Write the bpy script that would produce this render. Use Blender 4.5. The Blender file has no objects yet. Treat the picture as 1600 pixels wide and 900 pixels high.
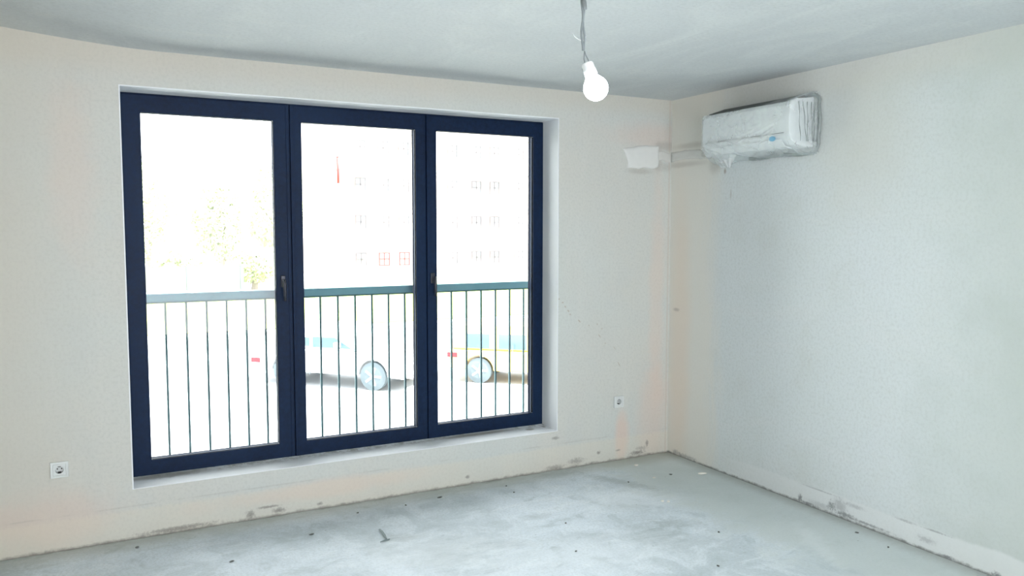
import bpy, bmesh, math, random
from mathutils import Vector, Matrix, noise
PI = math.pi
rnd = random.Random(7)
C = bpy.context.scene.collection
sc = bpy.context.scene

# ------------------------------------------------------------------ camera
cd = bpy.data.cameras.new('camera'); cam = bpy.data.objects.new('camera', cd); C.objects.link(cam)
cd.sensor_width = 36.0; cd.lens = 1248.5 / 1600 * 36.0; cd.clip_start = .05; cd.clip_end = 400
_r = Vector((.88340017, -.46861914, .00048665)); _u = Vector((.03401556, .06515885, .99729497)); _f = Vector((.46738322, .880994, -.07350168))
cam.matrix_world = Matrix(((_r.x, _u.x, -_f.x, -3.7943), (_r.y, _u.y, -_f.y, -4.6636), (_r.z, _u.z, -_f.z, 1.6677), (0, 0, 0, 1)))
sc.camera = cam

# ------------------------------------------------------------------ sky, sun, exposure
w = bpy.data.worlds.new('sky'); sc.world = w; w.use_nodes = True
bg = w.node_tree.nodes['Background']; bg.inputs[0].default_value = (.97, .95, .985, 1); bg.inputs[1].default_value = 16.0
sd = bpy.data.lights.new('sun', 'SUN'); sd.energy = 62; sd.color = (1, .95, .86); sd.angle = math.radians(6)
sun = bpy.data.objects.new('sun', sd); C.objects.link(sun)
sun.rotation_euler = Vector((-.30, .50, -.95)).to_track_quat('-Z', 'Y').to_euler()   # shines over the house from behind the camera
def portal(name, loc, sx, sz, rot):
    l = bpy.data.lights.new(name, 'AREA'); l.shape = 'RECTANGLE'; l.size = sx; l.size_y = sz; l.cycles.is_portal = True
    o = bpy.data.objects.new(name, l); C.objects.link(o); o.location = loc; o.rotation_euler = rot
portal('window_portal', (-2.287, .37, 1.34), 2.64, 2.14, (-PI/2, 0, 0))    # faces -Y, into the room
portal('rear_fill_portal', (-2.81, -6.78, 1.35), 3.18, 2.3, (PI/2, 0, 0))  # faces +Y, into the room, from a rear opening added for fill light
sc.view_settings.view_transform = 'Standard'; sc.view_settings.look = 'None'
sc.view_settings.exposure = -0.93; sc.view_settings.gamma = 1.0; sc.view_settings.use_curve_mapping = False
sc.cycles.max_bounces = 16; sc.cycles.diffuse_bounces = 10; sc.cycles.glossy_bounces = 4; sc.cycles.transparent_max_bounces = 24
sc.cycles.caustics_reflective = False; sc.cycles.caustics_refractive = False

# ------------------------------------------------------------------ material helpers
class NM:
    def __init__(s, name):
        s.m = bpy.data.materials.new(name); s.m.use_nodes = True; s.t = s.m.node_tree
        s.b = s.t.nodes['Principled BSDF']; s._pos = None
    def n(s, typ, **kw):
        x = s.t.nodes.new(typ)
        for k, v in kw.items(): setattr(x, k, v)
        return x
    def l(s, a, b): s.t.links.new(a, b)
    def pos(s):
        if s._pos is None: s._pos = s.n('ShaderNodeTexCoord').outputs['Object']
        return s._pos
    def noise(s, scale, detail=4, rough=.55, stretch=(1, 1, 1), off=(0, 0, 0), dist=0):
        mp = s.n('ShaderNodeMapping'); mp.inputs['Scale'].default_value = stretch; mp.inputs['Location'].default_value = off
        s.l(s.pos(), mp.inputs[0])
        t = s.n('ShaderNodeTexNoise'); t.inputs['Scale'].default_value = scale; t.inputs['Detail'].default_value = detail
        t.inputs['Roughness'].default_value = rough; t.inputs['Distortion'].default_value = dist; s.l(mp.outputs[0], t.inputs['Vector'])
        return t.outputs['Fac']
    def rng(s, v, a, b, c=0, d=1, smooth=True):
        r = s.n('ShaderNodeMapRange'); r.interpolation_type = 'SMOOTHSTEP' if smooth else 'LINEAR'
        for i, x in zip((1, 2, 3, 4), (a, b, c, d)): r.inputs[i].default_value = x
        s.l(v, r.inputs[0]); return r.outputs[0]
    def mth(s, op, a, b=None):
        x = s.n('ShaderNodeMath', operation=op)
        for i, v in enumerate((a, b)):
            if v is None: continue
            if isinstance(v, (int, float)): x.inputs[i].default_value = v
            else: s.l(v, x.inputs[i])
        return x.outputs[0]
    def mix(s, fac, a, b, mode='MIX'):
        x = s.n('ShaderNodeMix', data_type='RGBA', blend_type=mode)
        for sock, v in ((x.inputs[0], fac), (x.inputs[6], a), (x.inputs[7], b)):
            if isinstance(v, (int, float)): sock.default_value = v
            elif isinstance(v, tuple): sock.default_value = (*v, 1)
            else: s.l(v, sock)
        return x.outputs[2]
    def spot(s, c, rad, edge=.5, nz=None, amt=.5, rotz=None):
        mp = s.n('ShaderNodeVectorMath', operation='SUBTRACT'); s.l(s.pos(), mp.inputs[0]); mp.inputs[1].default_value = c
        v = mp.outputs[0]
        if rotz:
            vr = s.n('ShaderNodeVectorRotate', rotation_type=rotz[0] + '_AXIS'); s.l(v, vr.inputs[0]); vr.inputs['Angle'].default_value = rotz[1]; v = vr.outputs[0]
        dv = s.n('ShaderNodeVectorMath', operation='DIVIDE'); s.l(v, dv.inputs[0]); dv.inputs[1].default_value = rad
        ln = s.n('ShaderNodeVectorMath', operation='LENGTH'); s.l(dv.outputs[0], ln.inputs[0]); v = ln.outputs['Value']
        if nz is not None: v = s.mth('ADD', v, s.mth('MULTIPLY', s.mth('SUBTRACT', nz, .5), amt * 2))
        return s.rng(v, 1 + edge, 1 - edge)
    def axis(s, i):
        if not hasattr(s, '_xyz'):
            s._xyz = s.n('ShaderNodeSeparateXYZ'); s.l(s.pos(), s._xyz.inputs[0])
        return s._xyz.outputs[i]
    def out(s, col, rough=.8, bump=None, bs=.2, bd=.01, spec=.3, metal=0):
        if isinstance(col, tuple): s.b.inputs['Base Color'].default_value = (*col, 1)
        else: s.l(col, s.b.inputs['Base Color'])
        if isinstance(rough, (int, float)): s.b.inputs['Roughness'].default_value = rough
        else: s.l(rough, s.b.inputs['Roughness'])
        s.b.inputs['Specular IOR Level'].default_value = spec; s.b.inputs['Metallic'].default_value = metal
        if bump is not None:
            bp = s.n('ShaderNodeBump'); bp.inputs['Strength'].default_value = bs; bp.inputs['Distance'].default_value = bd
            s.l(bump, bp.inputs['Height']); s.l(bp.outputs[0], s.b.inputs['Normal'])
        return s.m
def simple(name, col, rough=.6, metal=0, var=.08, scale=20, spec=.4, bs=.05):
    m = NM(name); nz = m.noise(scale)
    c2 = tuple(max(0, c * (1 - var)) for c in col)
    return m.out(m.mix(nz, c2, col), rough, nz, bs, .002, spec, metal)

def sat(col, f):                                                   # small colour helper
    g = sum(col) / 3; return tuple(g + (c - g) * f for c in col)

# window wall plaster: warm grey cream with rosy and olive clouds, drill marks, damp foot
def mat_wall_front():
    m = NM('window_wall_plaster')
    big = m.noise(.9, 3, .5, off=(3, 1, 2)); mid = m.noise(3.2, 5, .6); fine = m.noise(60, 4, .65); streak = m.noise(7, 5, .6, (1, 1, .16), dist=.3)
    col = m.mix(m.rng(big, .35, .65), (.64, .67, .645), (.66, .655, .61))
    col = m.mix(m.mth('MULTIPLY', m.rng(mid, .45, .75), .5), col, (.61, .635, .62))
    col = m.mix(m.mth('MULTIPLY', m.rng(streak, .5, .8), .35), col, (.72, .71, .67))
    col = m.mix(m.mth('MULTIPLY', m.rng(fine, .42, .7), .32), col, (.50, .51, .48))
    z = m.axis(2); x = m.axis(0)
    # yellower strip towards the left end and under the ceiling
    col = m.mix(m.mth('MULTIPLY', m.rng(x, -3.6, -4.4), .65), col, (.60, .56, .48))
    col = m.mix(m.mth('MULTIPLY', m.rng(z, 2.42, 2.56), .35), col, (.66, .58, .47))
    # rosy patches
    for c, r, a in (((-.42, 0, .17), (.05, 1, .17), .5), ((-.15, 0, .35), (.12, 1, .35), .28), ((-.2, 0, 2.33), (.28, 1, .10), .3), ((-4.05, 0, .18), (.35, 1, .12), .3), ((-3.85, 0, 1.95), (.1, 1, .4), .22), ((-2.6, 0, .12), (.6, 1, .05), .3), ((-.12, 0, 1.2), (.06, 1, .8), .22)):
        col = m.mix(m.mth('MULTIPLY', m.spot(c, r, .6, mid, .8), a), col, (.80, .56, .46))
    # lighter corner strip
    col = m.mix(m.mth('MULTIPLY', m.rng(m.mth('ADD', z, m.mth('MULTIPLY', fine, .03)), .19, .16), .25), col, (.80, .72, .58))
    # thin screed line above the floor
    ln = m.mth('MULTIPLY', m.rng(z, .175, .180), m.rng(z, .188, .183)); col = m.mix(m.mth('MULTIPLY', m.mth('MULTIPLY', ln, .2), m.rng(mid, .45, .6)), col, (.35, .32, .28))
    # dark dirt at the foot and mildew spots
    n2 = m.noise(14, 5, .7); n3 = m.noise(55, 5, .75)
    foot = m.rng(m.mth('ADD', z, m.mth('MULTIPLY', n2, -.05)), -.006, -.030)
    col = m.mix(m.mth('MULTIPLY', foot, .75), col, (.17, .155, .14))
    for c, r, a in (((-.98, 0, .02), (.06, 1, .012), .6), ((-.81, 0, .04), (.05, 1, .018), .6), ((-.62, 0, .075), (.012, 1, .008), .9), ((-.45, 0, .07), (.018, 1, .006), .6), ((-.24, 0, .06), (.04, 1, .012), .45), ((-.19, 0, .09), (.010, 1, .018), .8), ((-.28, 0, .03), (.05, 1, .012), .9), ((-1.65, 0, .05), (.012, 1, .01), .8), ((-2.92, 0, .06), (.05, 1, .006), .8), ((-3.02, 0, .03), (.02, 1, .02), .8), ((-2.86, 0, .03), (.03, 1, .012), .8), ((-2.62, 0, .03), (.012, 1, .008), .8), ((-.98, 0, .225), (.022, 1, .010), .7), ((-3.4, 0, .02), (.15, 1, .01), .8)):
        col = m.mix(m.mth('MULTIPLY', m.spot(c, r, .8, n3, 2.4), m.mth('MULTIPLY', m.rng(n3, .3, .6, .6, 1), a * .95)), col, (.17, .15, .14))
    # row of small scrapes running down from the reveal
    for (px, pz, rx, rz, an) in ((-.926, 1.165, .010, .006, 0), (-.905, 1.135, .011, .006, .8), (-.88, 1.105, .012, .007, .8), (-.865, 1.08, .008, .006, .8), (-.79, 1.03, .018, .006, .8), (-.71, .995, .006, .005, 0), (-.64, 1.0, .005, .007, 0), (-.62, .915, .02, .004, .9), (-.60, .965, .006, .006, 0), (-.57, .86, .006, .005, 0), (-.49, .82, .02, .0025, .9), (-.45, .70, .028, .004, 1.0), (-.955, 1.19, .008, .006, 0)):
        col = m.mix(m.mth('MULTIPLY', m.spot((px, 0, pz), (rx * .75, 1, rz * .75), .4, fine, .3, ('Y', -an)), .6), col, (.42, .34, .26))
    # hairline right of the patch, brownish streaks of the sealed pipe channel
    for c, r, a in (((-.06, 0, 2.27), (.10, 1, .03), .4), ((-.06, 0, 2.12), (.10, 1, .03), .28), ((-.29, 0, 2.08), (.10, 1, .018), .4), ((-.12, 0, 2.20), (.03, 1, .1), .35)):
        col = m.mix(m.mth('MULTIPLY', m.spot(c, r, .6, mid, .8), a), col, (.38, .36, .33))
    # thin lighter line beside the corner
    hl = m.mth('MULTIPLY', m.rng(x, -.030, -.022), m.rng(x, -.008, -.016)); col = m.mix(m.mth('MULTIPLY', hl, .3), col, (.55, .45, .38))
    h = m.mth('ADD', m.mth('MULTIPLY', fine, .35), m.mth('ADD', streak, mid))
    return m.out(col, .85, h, .22, .006, .2)

def mat_wall_right():
    m = NM('right_wall_plaster')
    big = m.noise(.8, 3, .5, off=(5, 2, 9)); mid = m.noise(2.6, 5, .6); fine = m.noise(60, 4, .65); streak = m.noise(5, 6, .6, (1, 1, .3), dist=.5); troll = m.noise(3, 5, .6, (1, .4, 1.3), dist=1.2)
    col = m.mix(m.rng(big, .35, .65), (.69, .735, .735), (.71, .755, .765))
    col = m.mix(m.mth('MULTIPLY', m.rng(mid, .5, .75), .5), col, (.63, .66, .63))
    col = m.mix(m.mth('MULTIPLY', m.rng(troll, .5, .75), .4), col, (.75, .77, .77))
    col = m.mix(m.mth('MULTIPLY', m.rng(fine, .42, .7), .32), col, (.50, .53, .51))
    y = m.axis(1); z = m.axis(2); yz = m.mth('ADD', y, m.mth('MULTIPLY', m.mth('SUBTRACT', streak, .5), .35))
    # cream tone next to the corner and under the ceiling
    col = m.mix(m.mth('MULTIPLY', m.rng(yz, -.60, -.36), .75), col, (.78, .75, .68))
    col = m.mix(m.mth('MULTIPLY', m.spot((0, -.12, .9), (1, .10, 1.0), .7, mid, .5), .35), col, (.80, .62, .48))
    col = m.mix(m.mth('MULTIPLY', m.rng(m.mth('ADD', z, m.mth('MULTIPLY', mid, .12)), 2.40, 2.58), .45), col, (.69, .655, .58))
    col = m.mix(m.mth('MULTIPLY', m.spot((0, -1.6, 2.2), (1, .3, .35), .7, mid, .7), .45), col, (.66, .655, .59))
    col = m.mix(m.mth('MULTIPLY', m.rng(m.mth('ADD', y, m.mth('MULTIPLY', mid, .8)), -1.3, -2.4), .85), col, (.49, .54, .50))  # darker and greener towards the camera: light falloff put into the colour
    # brown spots round the pipe channel and under the unit
    for c, r, a in (((0, -.2, 2.26), (1, .16, .02), .4), ((0, -.15, 2.13), (1, .2, .02), .35), ((0, -.46, 2.10), (1, .05, .05), .3), ((0, -.56, 2.055), (1, .01, .016), .8), ((0, -.62, 1.9), (1, .005, .03), .5), ((0, -.08, 1.08), (1, .03, .012), .5)):
        col = m.mix(m.mth('MULTIPLY', m.spot(c, r, .6, mid, .8), a), col, (.36, .32, .28))
    # bright skim band along the floor with mildew
    band = m.rng(m.mth('ADD', z, m.mth('MULTIPLY', m.mth('SUBTRACT', streak, .5), .05)), .135, .115)
    col = m.mix(m.mth('MULTIPLY', m.mth('MULTIPLY', band, .55), m.rng(y, -.5, -.9)), col, (.78, .80, .80))
    n2 = m.noise(22, 5, .7); n3 = m.noise(60, 5, .75)
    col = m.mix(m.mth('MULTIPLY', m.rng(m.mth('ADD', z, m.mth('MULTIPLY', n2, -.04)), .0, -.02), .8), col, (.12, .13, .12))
    for c, r, a in (((0, -1.27, .03), (1, .012, .02), 1), ((0, -1.33, .015), (1, .05, .008), .9), ((0, -1.50, .055), (1, .02, .02), .8), ((0, -1.56, .07), (1, .04, .035), .5), ((0, -1.60, .03), (1, .05, .012), .9), ((0, -1.43, .03), (1, .09, .015), .35), ((0, -1.75, .025), (1, .12, .006), .8), ((0, -1.66, .10), (1, .05, .01), .4), ((0, -1.42, .12), (1, .10, .004), .45), ((0, -1.98, .12), (1, .05, .006), .5), ((0, -2.15, .12), (1, .06, .004), .6), ((0, -2.1, .06), (1, .04, .014), .45), ((0, -2.22, .012), (1, .03, .008), 1), ((0, -2.47, .015), (1, .02, .012), 1), ((0, -.10, .025), (1, .03, .012), .6), ((0, -.22, .02), (1, .08, .01), .6)):
        col = m.mix(m.mth('MULTIPLY', m.spot(c, r, .8, n3, 2.2), a * .85), col, (.20, .21, .22))
    h = m.mth('ADD', m.mth('MULTIPLY', fine, .3), m.mth('ADD', troll, streak))
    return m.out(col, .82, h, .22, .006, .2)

def mat_ceiling():
    m = NM('ceiling_plaster')
    big = m.noise(.7, 4, .55, (1, 1, 1)); st = m.noise(2.2, 7, .68, (1.4, .45, 1), dist=.9); st2 = m.noise(5, 7, .7, (.5, 2.2, 1), off=(4, 3, 0), dist=.7); fine = m.noise(55, 4, .65)
    col = m.mix(m.rng(big, .3, .7), (.61, .64, .65), (.57, .60, .615))
    col = m.mix(m.mth('MULTIPLY', m.rng(st, .45, .7), .6), col, (.68, .71, .705))
    col = m.mix(m.mth('MULTIPLY', m.rng(st2, .5, .72), .4), col, (.66, .675, .66))
    col = m.mix(m.mth('MULTIPLY', m.rng(fine, .42, .7), .32), col, (.44, .46, .46))
    x = m.axis(0); y = m.axis(1)
    col = m.mix(m.mth('MULTIPLY', m.rng(x, -3.6, -4.6), .35), col, (.60, .58, .50))
    return m.out(col, .85, m.mth('ADD', st, m.mth('MULTIPLY', fine, .3)), .25, .006, .2)

def mat_floor():
    m = NM('concrete_screed')
    big = m.noise(1.1, 5, .6, off=(1, 7, 0), dist=.4); mid = m.noise(4.2, 7, .68, dist=.6); fine = m.noise(70, 5, .7); sm = m.noise(13, 6, .7, (.6, 1.5, 1)); wsp = m.noise(2.4, 8, .7, (1, 2, 1), dist=1.5)
    col = m.mix(m.rng(big, .38, .62), (.59, .655, .69), (.76, .83, .89))
    col = m.mix(m.mth('MULTIPLY', m.rng(mid, .48, .62), .55), col, (.84, .90, .95))
    col = m.mix(m.mth('MULTIPLY', m.rng(mid, .47, .34), .6), col, (.47, .54, .56))
    col = m.mix(m.mth('MULTIPLY', m.rng(wsp, .56, .66), .5), col, (.86, .91, .95))
    col = m.mix(m.mth('MULTIPLY', m.rng(sm, .56, .70), .25), col, (.38, .43, .43))
    col = m.mix(m.mth('MULTIPLY', m.rng(fine, .40, .7), .38), col, (.42, .46, .45))
    x = m.axis(0); y = m.axis(1)
    # plain darker screed towards the right wall
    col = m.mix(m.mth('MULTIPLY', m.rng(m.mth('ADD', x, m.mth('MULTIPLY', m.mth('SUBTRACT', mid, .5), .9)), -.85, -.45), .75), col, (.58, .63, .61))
    # warm margin along the window wall, dirt with shade painted in; dark joint
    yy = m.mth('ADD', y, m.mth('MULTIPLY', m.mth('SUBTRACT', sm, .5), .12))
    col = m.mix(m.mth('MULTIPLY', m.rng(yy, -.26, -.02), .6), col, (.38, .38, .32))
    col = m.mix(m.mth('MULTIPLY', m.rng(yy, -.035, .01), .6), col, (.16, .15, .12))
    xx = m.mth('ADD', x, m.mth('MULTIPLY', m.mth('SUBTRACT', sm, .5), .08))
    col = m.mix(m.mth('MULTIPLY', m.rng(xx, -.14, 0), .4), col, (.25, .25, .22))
    sx = m.noise(24, 6, .75)
    for c, r, a, rt in ((( -.74, -.42, 0), (.24, .05, 1), .5, 1.1), ((-1.02, -.08, 0), (.14, .06, 1), .5, 0), ((-1.09, -1.27, 0), (.13, .16, 1), .42, .3), ((-.87, -1.19, 0), (.12, .06, 1), .42, .6), ((-2.35, -.66, 0), (.07, .05, 1), .5, .5), ((-1.9, -1.0, 0), (.14, .05, 1), .35, .3), ((-2.2, -1.0, 0), (.12, .10, 1), .35, .3), ((-4.25, -.3, 0), (.15, .4, 1), .6, 0), ((-1.55, -.72, 0), (.09, .04, 1), .3, 0)):
        col = m.mix(m.mth('MULTIPLY', m.spot(c, r, .8, sx, 1.9, ('Z', rt)), a), col, (.36, .41, .41))
    for c, r, a, rt in (((-.42, -1.75, 0), (.05, .25, 1), .25, .5), ((-2.3, -.9, 0), (.4, .2, 1), .4, .3), ((-.9, -.75, 0), (.25, .14, 1), .35, .3), ((-1.6, -1.3, 0), (.5, .2, 1), .3, .2)):
        col = m.mix(m.mth('MULTIPLY', m.spot(c, r, .8, sm, 1.6, ('Z', rt)), a), col, (.86, .90, .92))
    vo = m.n('ShaderNodeTexVoronoi'); vo.inputs['Scale'].default_value = 9; m.l(m.pos(), vo.inputs['Vector'])
    sp = m.mth('MULTIPLY', m.rng(vo.outputs['Distance'], .055, .035), m.rng(m.noise(3.3, 2), .52, .58)); col = m.mix(m.mth('MULTIPLY', sp, .5), col, (.2, .23, .22))
    h = m.mth('ADD', m.mth('MULTIPLY', fine, .5), m.mth('ADD', mid, sm))
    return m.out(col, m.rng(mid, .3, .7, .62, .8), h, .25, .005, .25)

M = {}
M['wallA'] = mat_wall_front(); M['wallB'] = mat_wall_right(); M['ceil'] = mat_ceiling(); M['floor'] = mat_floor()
def mat_reveal(name, dirty):
    m = NM(name); a = m.noise(18, 5, .7); b = m.noise(2.5, 4)
    col = m.mix(m.rng(b, .3, .7), (.84, .87, .90), (.88, .90, .92))
    if dirty:
        y = m.axis(1)
        col = m.mix(m.mth('MULTIPLY', m.mth('MULTIPLY', m.rng(y, .09, .20), m.rng(a, .42, .6)), .75), col, (.33, .32, .29))
        for c, r in (((-1.12, .11, .27), (.03, .02, 1)), ((-1.0, .13, .27), (.012, .02, 1)), ((-3.45, .16, .27), (.2, .04, 1)), ((-1.5, .16, .27), (.25, .03, 1))):
            col = m.mix(m.mth('MULTIPLY', m.spot(c, r, .6, a, .9), .7), col, (.25, .23, .2))
    else:
        y = m.axis(1); col = m.mix(m.mth('MULTIPLY', m.rng(y, .10, .21), .25), col, (.5, .52, .5))
    return m.out(col, .6, a, .15, .003, .3)
M['reveal'] = mat_reveal('reveal_plaster', False); M['sill'] = mat_reveal('sill_plaster', True)
def mat_frame():
    m = NM('anthracite_navy_frame'); a = m.noise(35, 5, .7); b = m.noise(2.0, 3, .5, (1, 1, .35))
    col = m.mix(m.rng(a, .3, .7), (.003, .012, .036), (.006, .020, .058)); col = m.mix(m.mth('MULTIPLY', m.rng(b, .4, .7), .5), col, (.008, .028, .075))
    return m.out(col, m.rng(a, .2, .8, .42, .55), a, .08, .002, .16)
M['frame'] = mat_frame()
M['gasket'] = simple('gasket_black', (.010, .014, .028), .85, spec=.05)
M['spacer'] = simple('spacer_grey', (.75, .77, .82), .4, 0)
M['handle'] = simple('handle_anthracite', (.05, .055, .07), .3, .5)
M['chrome'] = simple('handle_chrome', (.82, .82, .85), .2, 1)
M['rail'] = simple('railing_grey', (.22, .42, .52), .5, .0, .15)
M['bar'] = simple('baluster_grey', (.07, .16, .19), .5, .0, .15)
M['white'] = simple('white_plastic', (.86, .885, .89), .4, 0, .04)
M['socket'] = simple('socket_plastic', (.74, .77, .76), .35, 0, .03)
M['hole'] = simple('socket_hole', (.06, .06, .06), .7)
M['darkgrey'] = simple('grille_dark', (.10, .11, .11), .6)
M['blue'] = simple('blue_sticker', (.06, .42, .68), .4)
M['wire'] = simple('cable_grey', (.22, .25, .26), .5)
M['wirew'] = simple('cable_white', (.75, .77, .78), .4)
M['tape'] = simple('cable_tape', (.16, .18, .18), .5)
M['patch'] = simple('patch_plaster', (.80, .81, .79), .75, 0, .06, 25, .2, .3)
M['chase'] = simple('channel_mortar', (.72, .72, .69), .85, 0, .14, 14, .2, .6)
M['chip'] = simple('plaster_chip', (.82, .80, .74), .8, 0, .1)
M['dark'] = simple('dark_crumb', (.15, .16, .15), .8, 0, .3)
M['green'] = simple('green_crumb', (.20, .36, .14), .7, 0, .2)
M['twig'] = simple('metal_offcut', (.22, .27, .27), .5, .3)
M['steel'] = simple('steel_bracket', (.3, .33, .35), .4, .6)
def mat_glass():
    m = bpy.data.materials.new('window_glass'); m.use_nodes = True; t = m.node_tree; t.nodes.clear()
    o = t.nodes.new('ShaderNodeOutputMaterial'); mx = t.nodes.new('ShaderNodeMixShader'); tr = t.nodes.new('ShaderNodeBsdfTransparent'); gl = t.nodes.new('ShaderNodeBsdfGlossy'); fr = t.nodes.new('ShaderNodeFresnel')
    tr.inputs[0].default_value = (.93, .97, .96, 1); gl.inputs['Roughness'].default_value = .0; gl.inputs[0].default_value = (.9, .9, .9, 1); fr.inputs[0].default_value = 1.35
    t.links.new(fr.outputs[0], mx.inputs[0]); t.links.new(tr.outputs[0], mx.inputs[1]); t.links.new(gl.outputs[0], mx.inputs[2]); t.links.new(mx.outputs[0], o.inputs[0]); return m
M['glass'] = mat_glass()
def mat_film():
    m = bpy.data.materials.new('plastic_film'); m.use_nodes = True; t = m.node_tree; b = t.nodes['Principled BSDF']; o = t.nodes['Material Output']
    b.inputs['Base Color'].default_value = (.93, .96, .97, 1); b.inputs['Roughness'].default_value = .28; b.inputs['Specular IOR Level'].default_value = .5
    tr = t.nodes.new('ShaderNodeBsdfTransparent'); mx = t.nodes.new('ShaderNodeMixShader'); tr.inputs[0].default_value = (.95, .97, .97, 1)
    nz = t.nodes.new('ShaderNodeTexNoise'); nz.inputs['Scale'].default_value = 6; nz.inputs['Detail'].default_value = 5; tc = t.nodes.new('ShaderNodeTexCoord'); t.links.new(tc.outputs['Object'], nz.inputs['Vector'])
    mr = t.nodes.new('ShaderNodeMapRange'); mr.inputs[1].default_value = .35; mr.inputs[2].default_value = .65; mr.inputs[3].default_value = .16; mr.inputs[4].default_value = .36; t.links.new(nz.outputs['Fac'], mr.inputs[0])
    bp = t.nodes.new('ShaderNodeBump'); bp.inputs['Strength'].default_value = .12; bp.inputs['Distance'].default_value = .01; n2 = t.nodes.new('ShaderNodeTexNoise'); n2.inputs['Scale'].default_value = 22; n2.inputs['Detail'].default_value = 4; n2.inputs['Distortion'].default_value = 1.5
    t.links.new(tc.outputs['Object'], n2.inputs['Vector']); t.links.new(n2.outputs['Fac'], bp.inputs['Height']); t.links.new(bp.outputs[0], b.inputs['Normal'])
    t.links.new(mr.outputs[0], mx.inputs[0]); t.links.new(tr.outputs[0], mx.inputs[1]); t.links.new(b.outputs[0], mx.inputs[2]); t.links.new(mx.outputs[0], o.inputs[0]); return m
M['film'] = mat_film()
M['filmw'] = simple('bunched_film', (.76, .80, .80), .3, 0, .15, 30, .5, .3)
M['filmd'] = simple('gathered_film', (.40, .45, .44), .35, 0, .5, 60, .5, .5)
def mat_bulb():
    m = bpy.data.materials.new('lit_bulb'); m.use_nodes = True; b = m.node_tree.nodes['Principled BSDF']
    b.inputs['Base Color'].default_value = (.9, .9, .9, 1); b.inputs['Emission Color'].default_value = (.86, .93, 1, 1); b.inputs['Emission Strength'].default_value = 170; return m
M['bulb'] = mat_bulb()

# ------------------------------------------------------------------ mesh helpers
def obj(name, bm, mat, parent=None, smooth=False, bevel=0):
    bmesh.ops.recalc_face_normals(bm, faces=bm.faces)
    me = bpy.data.meshes.new(name); bm.to_mesh(me); bm.free(); me.materials.append(M[mat] if isinstance(mat, str) else mat)
    if smooth: me.polygons.foreach_set('use_smooth', [True] * len(me.polygons))
    o = bpy.data.objects.new(name, me); C.objects.link(o)
    if parent: o.parent = parent; o.matrix_parent_inverse = Matrix.Translation(-parent.location) if parent.type == 'EMPTY' else Matrix()
    if bevel:
        md = o.modifiers.new('bevel', 'BEVEL'); md.width = bevel; md.segments = 2; md.limit_method = 'ANGLE'; md.angle_limit = .6
    return o
def empty(name, loc, label=None, cat=None, group=None):
    o = bpy.data.objects.new(name, None); C.objects.link(o); o.location = loc; o.empty_display_size = .1
    if label: tag(o, label, cat, group)
    return o
def tag(o, label, cat, group=None):
    o['label'] = label; o['category'] = cat
    if group: o['group'] = group
    return o
def bx(bm, x0, x1, y0, y1, z0, z1, mtx=None):
    vs = [bm.verts.new((x, y, z)) for x in (x0, x1) for y in (y0, y1) for z in (z0, z1)]
    for f in ((0, 1, 3, 2), (4, 6, 7, 5), (0, 4, 5, 1), (2, 3, 7, 6), (0, 2, 6, 4), (1, 5, 7, 3)): bm.faces.new([vs[i] for i in f])
    if mtx: bmesh.ops.transform(bm, matrix=mtx, verts=vs)
    return bm
def box(*a, mtx=None): return bx(bmesh.new(), *a, mtx=mtx)
def ring(bm, x0, x1, z0, z1, iw, y0, y1):
    """picture-frame ring with mitred corners lying in the xz plane"""
    l, r, b, t = iw
    O = [(x0, z0), (x1, z0), (x1, z1), (x0, z1)]; I = [(x0 + l, z0 + b), (x1 - r, z0 + b), (x1 - r, z1 - t), (x0 + l, z1 - t)]
    V = [[bm.verts.new((p[0], y, p[1])) for p in P] for P in (O, I) for y in (y0, y1)]
    for i in range(4):
        j = (i + 1) % 4
        for a, b2 in ((0, 2), (2, 3), (3, 1), (1, 0)): bm.faces.new((V[a][i], V[a][j], V[b2][j], V[b2][i]))
    return bm
def tube(bm, pts, rad, n=10, cap=True):
    pts = [Vector(p) for p in pts]; rings = []; up = None
    for i, p in enumerate(pts):
        d = (pts[min(i + 1, len(pts) - 1)] - pts[max(i - 1, 0)]).normalized()
        if up is None: up = d.orthogonal().normalized()
        up = (up - d * up.dot(d)).normalized(); s = d.cross(up); r = rad[i] if isinstance(rad, (list, tuple)) else rad
        rings.append([bm.verts.new(p + (up * math.cos(2 * PI * k / n) + s * math.sin(2 * PI * k / n)) * r) for k in range(n)])
    for a, b in zip(rings, rings[1:]):
        for k in range(n): bm.faces.new((a[k], a[(k + 1) % n], b[(k + 1) % n], b[k]))
    if cap: bm.faces.new(rings[0][::-1]); bm.faces.new(rings[-1])
    return bm
def lathe(prof, n=24, mtx=None):
    bm = bmesh.new(); rs = []
    for r, z in prof: rs.append([bm.verts.new((r * math.cos(2 * PI * k / n), r * math.sin(2 * PI * k / n), z)) for k in range(n)])
    for a, b in zip(rs, rs[1:]):
        for k in range(n): bm.faces.new((a[k], a[(k + 1) % n], b[(k + 1) % n], b[k]))
    bm.faces.new(rs[0][::-1]); bm.faces.new(rs[-1])
    if mtx: bmesh.ops.transform(bm, matrix=mtx, verts=bm.verts)
    return bm
def prism(pts, t0, t1, axis='y'):
    bm = bmesh.new(); f = {'y': lambda a, b, t: (a, t, b), 'x': lambda a, b, t: (t, a, b), 'z': lambda a, b, t: (a, b, t)}[axis]
    A = [bm.verts.new(f(a, b, t0)) for a, b in pts]; B = [bm.verts.new(f(a, b, t1)) for a, b in pts]
    bm.faces.new(A); bm.faces.new(B[::-1])
    for i in range(len(pts)): j = (i + 1) % len(pts); bm.faces.new((A[i], A[j], B[j], B[i]))
    return bm
def struct(o): o['kind'] = 'structure'; return o

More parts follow.
